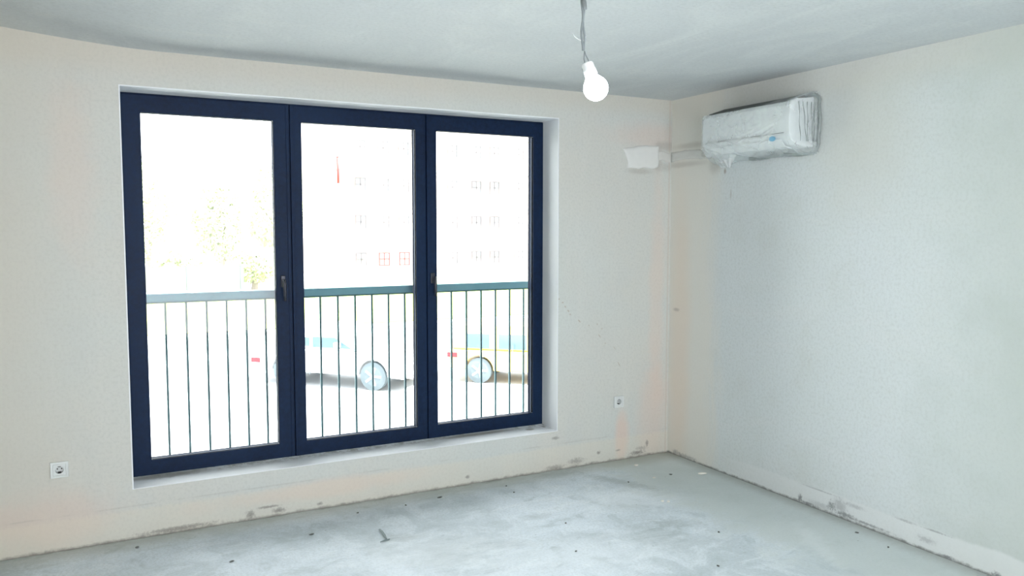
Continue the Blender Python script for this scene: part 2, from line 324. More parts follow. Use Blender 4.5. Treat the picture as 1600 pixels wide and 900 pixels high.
# ------------------------------------------------------------------ room shell
XL, XR, YB, H = -5.2, 0.0, -6.6, 2.6
WX0, WX1, WZ0, WZ1 = -3.6257, -.9617, .2718, 2.4135           # window opening
struct(obj('floor', box(XL - .3, XR + .3, YB - .3, .38, -.25, 0), 'floor'))
cb_ = bmesh.new(); xs = [XL - .3 + .12 * k for k in range(int((XR + .6 - XL) / .12) + 1)]; xs[-1] = XR + .3
cpts = [(x, H + .055 * max(0, min(1.6, (-3.45 - x) / .75)) ** 1.5) for x in xs]                      # the slab rises slightly towards the left
cb_.free(); cb_ = prism(cpts + [(XR + .3, H + .4), (XL - .3, H + .4)], YB - .3, .38, 'y'); struct(obj('ceiling', cb_, 'ceil'))
def wall_with_hole(x0, x1, y0, y1, hx0, hx1, hz0, hz1):
    bm = bmesh.new(); O = [(x0, 0), (x1, 0), (x1, H), (x0, H + .14)]; I = [(hx0, hz0), (hx1, hz0), (hx1, hz1), (hx0, hz1)]
    V = [[bm.verts.new((p[0], y, p[1])) for p in P] for P in (O, I) for y in (y0, y1)]
    for i in range(4):
        j = (i + 1) % 4
        for a, b in ((0, 2), (2, 3), (3, 1), (1, 0)): bm.faces.new((V[a][i], V[a][j], V[b][j], V[b][i]))
    return bm
wall_front = struct(obj('wall_front', wall_with_hole(XL - .3, XR + .3, 0, .38, WX0, WX1, WZ0, WZ1), 'wallA'))
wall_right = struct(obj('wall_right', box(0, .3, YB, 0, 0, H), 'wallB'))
struct(obj('wall_left', box(XL - .3, XL, YB, 0, 0, H + .12), 'wallA'))
struct(obj('wall_back', wall_with_hole(XL - .3, XR + .3, YB - .3, YB, -4.4, -1.22, .2, 2.5), 'wallA'))  # unseen rear opening, added to fill the window wall with light
struct(obj('sun_block_slab', box(-4.9, -.3, YB - 2.0, YB - .3, 2.55, 2.75), 'reveal'))                       # unseen slab added to keep the sun out of the rear opening

# reveal lining: smooth white plaster, a few millimetres thick, set into the opening
T = .006
tr = struct(obj('trim_1', box(WX0, WX1, .0, .204, WZ1 - T, WZ1), 'reveal'))
for a in ((WX0, WX0 + T, .0, .204, WZ0, WZ1 - T), (WX1 - T, WX1, .0, .204, WZ0, WZ1 - T)):
    obj('reveal_side', box(*a), 'reveal', tr)
# ------------------------------------------------------------------ window
win = struct(empty('window_1', (-2.29, .24, WZ0)))
FX0, FX1, FZ0, FZ1 = -3.612, -.962, .266, 2.408
Y0 = .204
JX = (-2.712, -1.842)
sill = obj('window_sill', prism([(-.004, WZ0 + .001), (.204, WZ0 + .001), (.204, WZ0 + .009), (.0, WZ0 + .005), (-.004, WZ0 + .004)], WX0 + T, WX1 - T, 'x'), 'sill', win)
obj('window_frame', ring(bmesh.new(), WX0 + .001, WX1 - .001, WZ0 + .0005, WZ1 - .001, (.05, .05, .05, .05), Y0 + .012, .285), 'frame', win, bevel=.002)
for jx in JX: obj('mullion', box(jx - .03, jx + .03, Y0 + .014, .285, FZ0 + .045, FZ1 - .045), 'frame', win)
panels = [  # outer x0,x1, opening x0,x1
    (FX0, JX[0] - .0035, -3.515, -2.806), (JX[0] + .0035, JX[1] - .0035, -2.640, -1.914), (JX[1] + .0035, FX1, -1.768, -1.046)]
GZ0, GZ1 = .366, 2.304
sashes = []
for i, (a, b, ga, gb) in enumerate(panels):
    zb, zt = FZ0 + .012, FZ1 - .006
    s = obj('sash', ring(bmesh.new(), a, b, zb, zt, (ga - a, b - gb, GZ0 - zb, zt - GZ1), Y0, .245), 'frame', win, bevel=.004); sashes.append(s)
    # outer leaf of the sash is a little narrower: dark rebate seen past the glass
    obj('sash_rebate', ring(bmesh.new(), a + .01, b - .01, zb + .01, zt - .01, (ga - a - .014, b - gb - .014, GZ0 - zb - .014, zt - GZ1 - .014), .2505, .285), 'gasket', s)
    obj('spacer', ring(bmesh.new(), ga - .008, gb + .008, GZ0 - .008, GZ1 + .008, (.006, .006, .006, .006), .232, .2445), 'spacer', s)
    obj('glazing_bead', ring(bmesh.new(), ga - .004, gb + .004, GZ0 - .004, GZ1 + .004, (.004, .004, .004, .004), Y0 + .006, .226), 'gasket', s)
    obj('glass_pane', box(ga - .010, gb + .010, .227, .231, GZ0 - .01, GZ1 + .01), 'glass', s)
    # raised step beside the joint
    if i: obj('cover_strip', box(a, a + .018, Y0 - .004, Y0, zb + .01, zt - .01), 'frame', s, bevel=.0015)
    if i == 0: obj('cover_strip', box(b - .018, b, Y0 - .004, Y0, zb + .01, zt - .01), 'frame', s, bevel=.0015)
for hx, hz in ((-2.767, 1.355), (-1.803, 1.347)):
    hd = obj('window_handle', box(hx - .014, hx + .014, Y0 - .010, Y0, hz - .035, hz + .035), 'handle', win, bevel=.004)
    obj('handle_neck', tube(bmesh.new(), [(hx, Y0 - .008, hz + .005), (hx, Y0 - .045, hz + .005)], .008, 12), 'chrome', hd, True)
    obj('handle_lever', tube(bmesh.new(), [(hx, Y0 - .045, hz + .012), (hx, Y0 - .049, hz - .01), (hx + .001, Y0 - .050, hz - .06), (hx + .002, Y0 - .048, hz - .115)], [.009, .010, .009, .008], 12), 'handle', hd, True)
# drip ledge outside
obj('outer_sill', box(WX0 - .03, WX1 + .03, .29, .40, WZ0 - .03, WZ0 - .004), 'steel', win)

# ------------------------------------------------------------------ railing outside the window
rl = empty('balcony_railing', (-2.29, .42, .20), 'slim grey metal railing with vertical bars just outside the window', 'railing')
obj('handrail', box(-3.80, -.80, .405, .435, 1.243, 1.290), 'rail', rl, bevel=.003)
obj('lower_rail', box(-3.80, -.80, .408, .432, .20, .225), 'bar', rl)
obj('upper_flat', box(-3.80, -.80, .410, .430, 1.232, 1.243), 'bar', rl)
first = None
for i in range(-2, 22):
    x = -3.404 + .1143 * i
    if not -3.75 < x < -.86: continue
    if first is None:
        first = obj('baluster', box(x - .006, x + .006, .414, .426, .225, 1.232), 'bar', rl); fx = x
    else:
        c = first.copy(); C.objects.link(c); c.parent = rl; c.matrix_parent_inverse = first.matrix_parent_inverse.copy(); c.location = (x - fx, 0, 0)
for x in (-3.78, -.82):
    b = box(x - .02, x + .02, .38, .406, 1.20, 1.29); obj('wall_bracket', b, 'steel', rl)
    obj('wall_bracket', box(x - .02, x + .02, .38, .409, .19, .24), 'steel', rl)

# ------------------------------------------------------------------ wall fittings
def socket(x, z, label, s=.082):
    e = empty('wall_socket', (x, 0, z - s / 2), label, 'socket', 'sockets on the window wall')
    h = s / 2
    pl = obj('socket_plate', ring(bmesh.new(), x - h, x + h, z - h, z + h, (.012,) * 4, -.012, 0), 'socket', e, bevel=.002)
    R = lambda yy: Matrix.Translation((x, yy, z)) @ Matrix.Rotation(PI / 2, 4, 'X')
    # inner square with a sunk round well
    n = 32; bm = bmesh.new(); q = h - .0125; rr = .0195
    sq = []; ci = []; cb = []
    for k in range(n):
        a = 2 * PI * k / n; c, sn = math.cos(a), math.sin(a); f = q / max(abs(c), abs(sn))
        sq.append(bm.verts.new((x + c * f, -.0100, z + sn * f))); ci.append(bm.verts.new((x + c * rr, -.0100, z + sn * rr))); cb.append(bm.verts.new((x + c * rr * .95, .016, z + sn * rr * .95)))
    for k in range(n):
        j = (k + 1) % n; bm.faces.new((sq[k], sq[j], ci[j], ci[k])); bm.faces.new((ci[k], ci[j], cb[j], cb[k]))
    bm.faces.new(cb); obj('socket_insert', bm, 'socket', e)
    for sx in (-.0095, .0095): obj('pin_hole', lathe([(.0035, 0), (.0035, .001)], 12, Matrix.Translation((x + sx, .0155, z)) @ Matrix.Rotation(PI / 2, 4, 'X')), 'hole', e)
    for sz in (-1, 1): obj('earth_clip', box(x - .007, x + .007, -.0065, .0155, z + sz * .0165 - .0022, z + sz * .0165 + .0022), 'hole', e)
    return e
# wells are let into the wall: cut small round recesses in the wall surface
def recess(x, z, r=.021):
    c = bmesh.new(); bmesh.ops.create_cone(c, cap_ends=True, segments=24, radius1=r, radius2=r, depth=.06, matrix=Matrix.Translation((x, 0, z)) @ Matrix.Rotation(PI / 2, 4, 'X')); return c
SK = [(-3.962, .430), (-.452, .428)]
cm = bmesh.new()
for x, z in SK: bmesh.ops.create_cone(cm, cap_ends=True, segments=24, radius1=.0215, radius2=.0215, depth=.04, matrix=Matrix.Translation((x, 0, z)) @ Matrix.Rotation(PI / 2, 4, 'X'))
cut = obj('socket_cutter', cm, 'hole'); md = wall_front.modifiers.new('cut', 'BOOLEAN'); md.object = cut; md.solver = 'EXACT'
bpy.context.view_layer.update()
me2 = bpy.data.meshes.new_from_object(wall_front.evaluated_get(bpy.context.evaluated_depsgraph_get()))
wall_front.modifiers.clear(); wall_front.data = me2; bpy.data.objects.remove(cut)
socket(*SK[0], 'white square wall socket left of the window'); socket(*SK[1], 'white square wall socket right of the window near the room corner')

def slab(bounds, plane, t, amp, seed, nx=26, nz=12):
    """lumpy plaster slab with ragged edge; bounds: function (u,v)->(a,z)"""
    bm = bmesh.new(); F = []; B = []
    for j in range(nz + 1):
        for i in range(nx + 1):
            u, v = i / nx, j / nz; a, z = bounds(u, v)
            e = min(u, 1 - u) * nx; e2 = min(v, 1 - v) * nz; edge = min(1, min(e, e2) / 1.2)
            d = t * (.25 + .75 * edge) + amp * (noise.noise(Vector((a * 25 + seed, z * 25, seed))) * edge)
            ra = noise.noise(Vector((a * 30, z * 30, seed + 5))) * .008
            if e < 1 or e2 < 1: a += ra; z += ra * .8
            F.append(bm.verts.new((a, -d, z) if plane == 'A' else (-d, a, z))); B.append(bm.verts.new((a, 0, z) if plane == 'A' else (0, a, z)))
    W = nx + 1
    for j in range(nz):
        for i in range(nx):
            k = j * W + i; bm.faces.new((F[k], F[k + 1], F[k + W + 1], F[k + W])); 
    rim = [i for i in range(W)] + [j * W + nx for j in range(1, nz + 1)] + [nz * W + i for i in range(nx - 1, -1, -1)] + [j * W for j in range(nz - 1, 0, -1)]
    for a, b in zip(rim, rim[1:] + rim[:1]): bm.faces.new((F[a], F[b], B[b], B[a]))
    return bm
def patch_b(u, v):
    xl = -.437 + .041 * (1 - v) + .02 * math.sin(v * 3); xr = -.120
    zt = 2.232 + .036 * u + .012 * math.sin(u * 3.1); zb = 2.098 + .012 * u + .006 * math.sin(u * 14)
    return xl + (xr - xl) * u, zb + (zt - zb) * v
p = obj('plaster_patch', slab(patch_b, 'A', .010, .002, 1.3), 'patch', None, True)
tag(p, 'ragged white plaster patch stuck on the window wall beside the corner', 'plaster patch')
obj('filled_channel', slab(lambda u, v: (-.118 + .117 * u, 2.160 + .006 * math.sin(u * 6) + (.070 - .006 * u) * v), 'A', .006, .003, 2.2, 14, 8), 'chase', wall_front, True)
obj('filled_channel', slab(lambda u, v: (-.001 - .42 * u, 2.158 + .010 * math.sin(u * 4) - .004 * u + (.064 - .004 * u) * v), 'B', .008, .004, 4.1, 30, 8), 'chase', wall_right, True)

# ------------------------------------------------------------------ wrapped air conditioner
ac = empty('air_conditioner', (-.1, -.925, 2.14), 'white wall-mounted air conditioner wrapped in clear plastic film high on the right wall', 'air conditioner')
YA, YZ = -.555, -1.295
prof = [(0, 2.150), (-.07, 2.150), (-.135, 2.160), (-.178, 2.185), (-.196, 2.215), (-.199, 2.30), (-.195, 2.385), (-.185, 2.402), (-.14, 2.425), (-.06, 2.434), (0, 2.444)]
obj('casing', prism([(a, b) for a, b in prof], YZ, YA, 'y'), 'white', ac, bevel=.006)
obj('air_flap', prism([(-.10, 2.148), (-.150, 2.158), (-.190, 2.196), (-.193, 2.192), (-.155, 2.151), (-.10, 2.143)], YZ + .07, YA - .07, 'y'), 'white', ac, bevel=.001)
obj('intake_grille', prism([(-.168, 2.4095), (-.03, 2.440), (-.002, 2.446), (-.002, 2.460), (-.04, 2.458), (-.172, 2.4150)], YZ + .05, YA - .03, 'y'), 'darkgrey', ac)
obj('flap_gap', box(-.2015, -.199, YZ + .04, YA - .04, 2.226, 2.229), 'darkgrey', ac)
obj('round_sticker', lathe([(.020, 0), (.020, .0012)], 24, Matrix.Translation((-.2000, -1.168, 2.200)) @ Matrix.Rotation(-PI / 2 - .1, 4, 'Y') @ Matrix.Diagonal((.75, 1.25, 1, 1))), 'blue', ac)
def wrap():
    bm = bmesh.new(); NU, NV = 120, 240
    sec = [(-.002, 2.120), (-.05, 2.118), (-.11, 2.124), (-.165, 2.148), (-.200, 2.185), (-.2065, 2.225), (-.207, 2.30), (-.205, 2.385), (-.196, 2.406), (-.17, 2.416), (-.10, 2.444), (-.002, 2.468)]
    def sp(t):
        t *= len(sec) - 1; i = min(int(t), len(sec) - 2); f = t - i; return Vector(sec[i]).lerp(Vector(sec[i + 1]), f)
    cx = Vector((-.02, 2.29)); G = []
    yA, yZ = YA + .010, YZ - .046
    N = lambda a, b, c: noise.noise(Vector((a, b, c)))
    for j in range(NV + 1):
        v = j / NV; y = yA + (yZ - yA) * v; row = []; e0 = min(1, v / .015); R_ = -y
        # the film ends along the top front edge over the left two thirds; at the right end it runs up to the wall
        tmax = 1 if v > .74 else (8.25 / 11 if v < .66 else 8.25 / 11 + (v - .66) / .08 * (1 - 8.25 / 11))
        for i in range(NU + 1):
            t = i / NU * tmax; x, z = sp(t)
            if e0 < 1: x, z = cx + (Vector((x, z)) - cx) * (.85 + .15 * math.sqrt(e0))
            if v > .94:
                k = (v - .94) / .06; x *= 1 - .93 * k ** .9; z += (2.29 - z) * .05 * k * k
            low = max(0, min(1, (2.36 - z) / .16))
            f1 = N((z + .42 * R_) * 34, (R_ - z) * 3, 1.7)            # folds falling to the right
            f2 = N((z - .30 * R_) * 30, (R_ + z) * 3, 7.7)            # folds rising to the right
            w1 = max(0, min(1, (1.05 - R_) / .25)); w2 = max(0, min(1, (R_ - .8) / .25))
            rd = lambda q: max(0, .22 - abs(q)) * 4
            d = .0015 * N(y * 9, z * 9, 3) + .006 * low * (rd(f1) * w1 + rd(f2) * w2) + .003 * low * (f1 + f2)
            if v > .90:                                              # upright pleats at the right end
                k = min(1, (v - .90) / .04); d += k * (.007 * math.sin(R_ * 330 + (z - 2.3) * 12) + .004 * N(R_ * 60, z * 10, 2))
            yp = y
            if v > .94: k = min(1, (v - .94) / .03); yp = y - k * (.007 * math.sin(x * 190 + (z - 2.3) * 9 + f1 * 2) + .005 * N(x * 40, z * 12, 4)) * min(1, -x / .02)
            out = Vector((x, z)) - cx; out = out.normalized() if out.length > 1e-6 else out
            if x < -.004: x += d * out.x
            z += d * out.y
            if z < 2.16:
                sag = .008 + .010 * N(y * 6, 2.2, 0) + .060 * math.exp(-((y + .66) / .06) ** 2) * max(0, min(1, (-x - .02) / .1))
                z -= sag * (2.16 - z) / .04
            row.append(bm.verts.new((min(x, -.0015), yp, z)))
        G.append(row)
    for a, b in zip(G, G[1:]):
        for i in range(NU): bm.faces.new((a[i], a[i + 1], b[i + 1], b[i]))
    bm.faces.new(G[0])
    return bm
obj('plastic_wrap', wrap(), 'film', ac, True)
# gathered rim of the film round the right end and along the bottom, lying on the wall
def rim_pts():
    P = []
    for t in range(60):
        u = t / 59
        if u < .45: y = -.80 - (u / .45) * .49; z = 2.118 - .006 * math.sin(u * 20) ; x = -.016
        elif u < .55: a = (u - .45) / .10 * PI / 2; y = -1.29 - .055 * math.sin(a); z = 2.173 - .055 * math.cos(a); x = -.014
        elif u < .80: y = -1.345 - .004 * math.sin(u * 30); z = 2.173 + (u - .55) / .25 * .235; x = -.012
        else: a = min(1, (u - .80) / .08) * PI / 2; y = -1.345 + .05 * (1 - math.cos(a)) + max(0, u - .88) * 1.5; z = 2.408 + .045 * math.sin(a); x = -.012
        P.append((x, y, z))
    return P
obj('gathered_edge', tube(bmesh.new(), rim_pts(), [.010 + .004 * noise.noise(Vector((i * .4, 0, 0))) for i in range(60)], 8), 'filmd', ac, True)
def tail():
    bm = bmesh.new(); G = []; n = 16
    for i in range(n):
        f = i / (n - 1); row = []
        for k in range(12):
            a = k / 11; yt = -.575 - .215 * a; y = yt + (-.742 - .02 * (a - .5) - yt) * f ** 1.25
            x = -.150 + .05 * f * 0 + .010 * math.sin(k * 1.9 + f * 2) * (1 - .5 * f) + .02 * a; z = (2.162 - .02 * a) + (2.062 - 2.162 + .02 * a) * f + .003 * math.sin(k * 1.7)
            row.append(bm.verts.new((x, y, z)))
        G.append(row)
    for a, b in zip(G, G[1:]):
        for k in range(11): bm.faces.new((a[k], a[k + 1], b[k + 1], b[k]))
    return bm
obj('film_tail', tail(), 'filmw', ac, True)
pb_ = bmesh.new()
for k, (x_, tilt) in enumerate(((-.172, .02), (-.140, .035), (-.108, .012), (-.078, .02), (-.050, .004), (-.028, 0))):
    P = [(x_ + tilt * (1 - t / 8) * 1.0 - .0 * t, YZ - .052 + .05 * abs(x_) * 1.2 - .003 * math.sin(t * 1.3 + k), 2.175 + .225 * t / 8) for t in range(9)]
    tube(pb_, P, [.0012 + .0022 * abs(math.sin(t * .7 + k)) for t in range(9)], 6)
obj('film_pleats', pb_, 'filmd', ac, True)
# stub of insulated pipe leaving the wrap into the channel
obj('pipe_stub', tube(bmesh.new(), [(-.012, -.36, 2.185), (-.020, -.45, 2.188), (-.06, -.553, 2.20)], [.022, .024, .026], 12), 'patch', ac, True)

# ------------------------------------------------------------------ pendant bulb
D = 2.3
def at(px, py, d=D):
    return Vector((-3.7943, -4.6636, 1.6677)) + (_f + _r * ((px - 800) / 1248.5) + _u * ((450 - py) / 1248.5)) * d
top = at(909, -140); top.z = H
pb = empty('pendant_bulb', top, 'bare glowing bulb in a white lampholder hanging by grey cable from the ceiling', 'ceiling lamp')
bc = at(931, 138); ax = (at(917, 98) - bc).normalized()
q = ax.to_track_quat('Z', 'Y').to_matrix().to_4x4()
rb = .0355
bprof = [(rb * math.sin(a), -rb * math.cos(a)) for a in [PI * k / 20 for k in range(1, 15)]] + [(.0225, .029), (.0165, .036), (.0150, .040)]
obj('glass_bulb', lathe(bprof, 28, Matrix.Translation(bc) @ q), 'bulb', pb, True)
obj('lampholder', lathe([(.0165, .037), (.0185, .040), (.0185, .056), (.0175, .058), (.0172, .072), (.0150, .077), (.006, .078)], 24, Matrix.Translation(bc) @ q), 'white', pb, True)
ht = bc + ax * .078
obj('terminal_screw', box(-.0045, .0045, -.0200, -.0165, .060, .069, mtx=Matrix.Translation(bc) @ q @ Matrix.Rotation(-.5, 4, 'Z')), 'wire', pb)
for s in (-1, 1):
    g = [at(913.5, 80), at(914 + s * 1.2, 86), at(915.5 + s * 3, 92), ht + _r * s * .006]
    obj('core_wire', tube(bmesh.new(), g, .0016, 6), 'wire', pb, True)
for s, r in ((-1, .0034), (1, .0032)):
    P = [at(911 + s * 1.3 + 1.3 * math.sin(k * .9 + s), 3 + k * 7.6) for k in range(11)] 
    P = [top + _r * s * .003] + [top.lerp(P[0], .5) + _r * (.006 + s * .003)] + P
    obj('cable', tube(bmesh.new(), P, r, 8), 'wire', pb, True)
obj('cable_tape', tube(bmesh.new(), [at(911, -4), at(912, 4), at(913, 10), at(914, 15)], [.007, .0085, .0075, .006], 10), 'tape', pb, True)
obj('loose_wire', tube(bmesh.new(), [at(894.5, 52), at(898, 57.5), at(904, 62), at(910, 64), at(914, 62.5), at(915, 57)], .0014, 6), 'wirew', pb, True)
obj('ceiling_hook', lathe([(.02, -.006), (.022, 0)], 16, Matrix.Translation(top)), 'steel', pb)

# ------------------------------------------------------------------ debris on the floor
def crumb(name, px, py, size, mat, label, flat=.4, seed=0, rot=0, group='crumbs scattered on the concrete floor', cat='debris'):
    d = _f * 1248.5 + _r * (px - 800) + _u * (450 - py); t = -1.6677 / d.z; c = Vector((-3.7943, -4.6636, 1.6677)) + d * t
    bm = bmesh.new(); bmesh.ops.create_icosphere(bm, subdivisions=2, radius=1)
    for v in bm.verts:
        k = 1 + .35 * noise.noise(v.co * 1.6 + Vector((seed, 0, 0))); v.co = Vector((v.co.x * k * size[0], v.co.y * k * size[1], v.co.z * k * size[2]))
    bmesh.ops.rotate(bm, verts=bm.verts, matrix=Matrix.Rotation(rot, 3, 'Z'))
    zm = min(v.co.z for v in bm.verts)
    for v in bm.verts: v.co.z = max(v.co.z - zm - size[2] * .15, 0)
    o = obj(name, bm, mat); o.location = (c.x, c.y, 0); tag(o, label, cat, group); return o
crumb('plaster_chip', 1097, 741, (.032, .013, .007), 'chip', 'largest pale plaster chip on the floor by the right wall', seed=1, rot=-.3)
crumb('plaster_chip', 994, 728, (.016, .011, .007), 'chip', 'small white plaster chip on the floor near the room corner', seed=2)
crumb('plaster_chip', 1035, 784, (.011, .008, .006), 'chip', 'left one of two white crumbs lying together on the floor', seed=3)
crumb('plaster_chip', 1044.5, 785, (.010, .007, .006), 'chip', 'right one of two white crumbs lying together on the floor', seed=4)
crumb('plaster_chip', 1022, 747, (.013, .007, .004), 'chip', 'faint flat white chip between the corner and the paired crumbs', seed=5)
crumb('green_crumb', 999, 711, (.012, .008, .010), 'green', 'tiny green crumb at the foot of the window wall by the corner', seed=6)
crumb('plaster_chip', 1003, 706, (.009, .006, .008), 'chip', 'tiny white crumb beside the green crumb at the wall foot', seed=16)
dk = [(687, 778, .026, .007, 'dark elongated splinter on the floor below the middle window'), (791, 760, .012, .008, 'dark crumb on the floor below the right window pane'),
      (982, 754, .009, .006, 'dark crumb on the floor below the right wall socket'), (634, 790, .010, .006, 'small dark crumb left of the dark splinter'),
      (884, 818, .008, .007, 'dark crumb alone in the middle of the bare floor'), (900, 862, .010, .007, 'dark crumb nearer the camera than the middle one'),
      (1123, 832, .010, .008, 'dark crumb on the right part of the floor, farther one of two'), (1122, 885, .012, .008, 'dark crumb at the lower edge of the photo, right of centre'),
      (1048, 742, .016, .007, 'greenish dark flake left of the largest pale chip'), (559, 802, .012, .006, 'dark crumb near the wall foot below the left mullion'),
      (214, 856, .014, .009, 'dark crumb nearest the left end of the window wall'), (487, 836, .022, .006, 'thin dark fleck left of the metal offcut'),
      (1339, 833, .016, .008, 'dark crumb close to the foot of the right wall'), (803, 770, .007, .005, 'tiny dark speck beside the crumb below the right window pane'),
      (362, 878, .020, .008, 'dark fleck near the lower edge of the floor, left'), (1388, 856, .009, .007, 'smaller dark crumb nearest the camera by the right wall')]
for i, (px, py, a, b, lb) in enumerate(dk): crumb('dark_crumb', px, py, (a * .7, b * .65, .004), 'dark', lb, seed=20 + i, rot=i * .7 if a < .02 else .2)
def fl(px, py, z=0):
    d = _f * 1248.5 + _r * (px - 800) + _u * (450 - py); t = (z - 1.6677) / d.z; return Vector((-3.7943, -4.6636, 1.6677)) + d * t
st = empty('metal_offcut', (-2.41, -.55, 0), 'bent grey metal offcut lying on the floor below the window', 'debris', 'crumbs scattered on the concrete floor')
obj('strip', tube(bmesh.new(), [fl(593, 827, .012), fl(597, 831, .010), fl(601, 837, .006), fl(604, 842, .005)], [.004, .0065, .007, .003], 6), 'twig', st)
obj('shavings', tube(bmesh.new(), [fl(594, 847, .003), fl(602, 844, .006), fl(607, 843, .004), fl(609, 842, .003)], [.002, .004, .004, .002], 6), 'twig', st)

# ------------------------------------------------------------------ outside
G0 = -2.1
def ext(name, col, **k): M[name] = simple(name, col, **k)
ext('asphalt', (.33, .34, .35), rough=.9, scale=6); ext('paving', (.55, .55, .53), rough=.9, scale=4); ext('lawn', (.36, .43, .10), rough=1, var=.4, scale=3)
ext('facade', (.72, .62, .58), rough=.9, scale=1); ext('facade_pale', (.74, .74, .72), rough=.9, scale=1); ext('redframe', (.25, .03, .03), rough=.5); ext('winframe', (.12, .10, .11), rough=.5); ext('farglass', (.14, .15, .17), rough=.1, spec=.8)
ext('hoarding', (.115, .12, .126), rough=.5, scale=2, var=.03); ext('hoardpost', (.06, .085, .11), rough=.5); ext('leaf', (.62, .68, .42), rough=.8, var=.4, scale=2); ext('bark', (.22, .18, .14), rough=.9)
ext('carwhite', (.75, .76, .78), rough=.25, spec=.6); ext('carorange', (.90, .60, .16), rough=.3, spec=.6); ext('carglass', (.05, .10, .14), rough=.08, spec=.9); ext('tyre', (.11, .135, .15), rough=.8)
ext('rim', (.50, .53, .56), rough=.3, metal=.6); ext('taillight', (.6, .02, .03), rough=.25); ext('polewood', (.35, .28, .26), rough=.8); ext('cablered', (.25, .12, .12), rough=.7); ext('roofgrey', (.4, .38, .36), rough=.8)
struct(obj('ground', box(-60, 120, .39, 160, G0 - .5, G0), 'paving'))
struct(obj('street', box(-60, 120, 8, 24, G0, G0 + .02), 'asphalt'))
struct(obj('kerb', box(-60, 120, 24, 24.25, G0, G0 + .14), 'paving'))
struct(obj('lawn', box(-60, 120, 26, 46, G0, G0 + .06), 'lawn'))
struct(obj('wall_outer', box(XL - .3, XR + .3, .06, .38, G0, -.25), 'facade_pale'))

def car(name, label, rear, d, L, Hh, body, wheel_r, wb, boxy, mtl):
    ang = math.atan2(d[1], d[0]); mt = Matrix.Translation((rear[0], rear[1], G0 + .02)) @ Matrix.Rotation(ang, 4, 'Z')
    e = empty(name, (rear[0], rear[1], G0 + .02), label, 'car', 'cars parked on the street outside')
    Wd = 1.7
    def add(nm, bm, m, par=e, sm=False, bev=0):
        bmesh.ops.transform(bm, matrix=mt, verts=bm.verts); return obj(nm, bm, m, par, sm, bev)
    w0, w1 = wb; R = wheel_r
    def arch(cx): return [(cx + R * 1.18 * math.cos(a), R + R * 1.18 * math.sin(a)) for a in [PI - PI * k / 10 for k in range(11)]]
    if boxy: low = [(0, .35)] + arch(w0) + arch(w1) + [(L, .35), (L, .66), (L - .9, .78), (.03, .80)]
    else: low = [(0, .30)] + arch(w0) + arch(w1) + [(L, .30), (L + .02, .62), (L - .25, .74), (L - 1.15, .86), (.12, .90), (0, .78)]
    low = [(a, max(b, .22)) for a, b in low]
    add('body', prism(low, -Wd, 0, 'y'), mtl, bev=.03)
    if boxy: top_ = [(.05, .80), (L - .95, .78), (L - 1.45, Hh), (.12, Hh)]
    else: top_ = [(.25, .90), (L - 1.15, .86), (L - 2.0, Hh), (L - 3.1, Hh - .01), (.55, 1.25)]
    cab = prism(top_, -Wd + .14, -.14, 'y'); add('cabin', cab, mtl, bev=.04)
    def win_(a, b, z0, z1, sl0, sl1):
        for yy in (-Wd + .12, -.145): add('side_window', prism([(a, z0), (b, z0), (b + sl1, z1), (a + sl0, z1)], yy, yy + .025, 'y'), 'carglass')
    if boxy:
        for a, b in ((.42, 1.02), (1.25, 1.95)): win_(a, b, .84, Hh - .22, 0, 0)
    else: win_(.75, 1.55, .95, Hh - .26, .2, 0); win_(1.65, L - 1.40, .93, Hh - .24, 0, -.45)
    for cx in (w0, w1):
        for yy in (-Wd + .02, -.22):
            wl = lathe([(R * .62, 0), (R, .02), (R, .18), (R * .62, .2)], 28, Matrix.Translation((cx, yy, R)) @ Matrix.Rotation(-PI / 2, 4, 'X'))
            wo = add('wheel', wl, 'tyre', sm=False)
            hub = bmesh.new(); yy2 = yy - .004 if yy < -1 else yy
            hm = lathe([(R * .16, 0), (R * .16, .206)], 16, Matrix.Translation((cx, yy2, R)) @ Matrix.Rotation(-PI / 2, 4, 'X')); add('hub', hm, 'rim', wo)
            for k in range(5):
                b = box(-R * .08, R * .08, -.004, .204, R * .1, R * .66, mtx=Matrix.Translation((cx, yy2, R)) @ Matrix.Rotation(2 * PI * k / 5 + .3, 4, 'Y')); add('spoke', b, 'rim', wo)
    for yy in (-Wd - .008, -.22): add('tail_light', box(-.02, .24, yy, yy + .23, .50 + .12 * boxy, .62 + .12 * boxy), 'taillight', bev=.01)
    for yy in (-Wd - .006, -.2): add('head_light', box(L - .30, L - .02, yy, yy + .2, .62, .74), 'rim')
    add('door_line', box(1.62, 1.635, -Wd - .004, -Wd + .01, .3, .97), 'tyre')
    add('mirror', box(L - 1.75, L - 1.60, -Wd - .12, -Wd, .98, 1.1), mtl, bev=.02)
    return e
def near(P, w_, d):                                                # origin of a car whose near-side wheel w_ stands at P
    n = math.hypot(*d); d = (d[0] / n, d[1] / n); return (P[0] - w_ * d[0] - 1.68 * d[1], P[1] - w_ * d[1] + 1.68 * d[0])
d1 = (.686, -.728); d2 = (.75, -.66)
car('parked_car', 'white car parked on the street outside, seen behind the middle window', near((1.94, 13.05), 3.30, d1), d1, 4.1, 1.42, None, .33, (.92, 3.30), False, 'carwhite')
car('parked_car', 'orange car parked on the street outside, seen behind the right window pane', near((4.52, 12.73), .78, d2), d2, 3.9, 1.42, None, .31, (.78, 3.05), True, 'carorange')

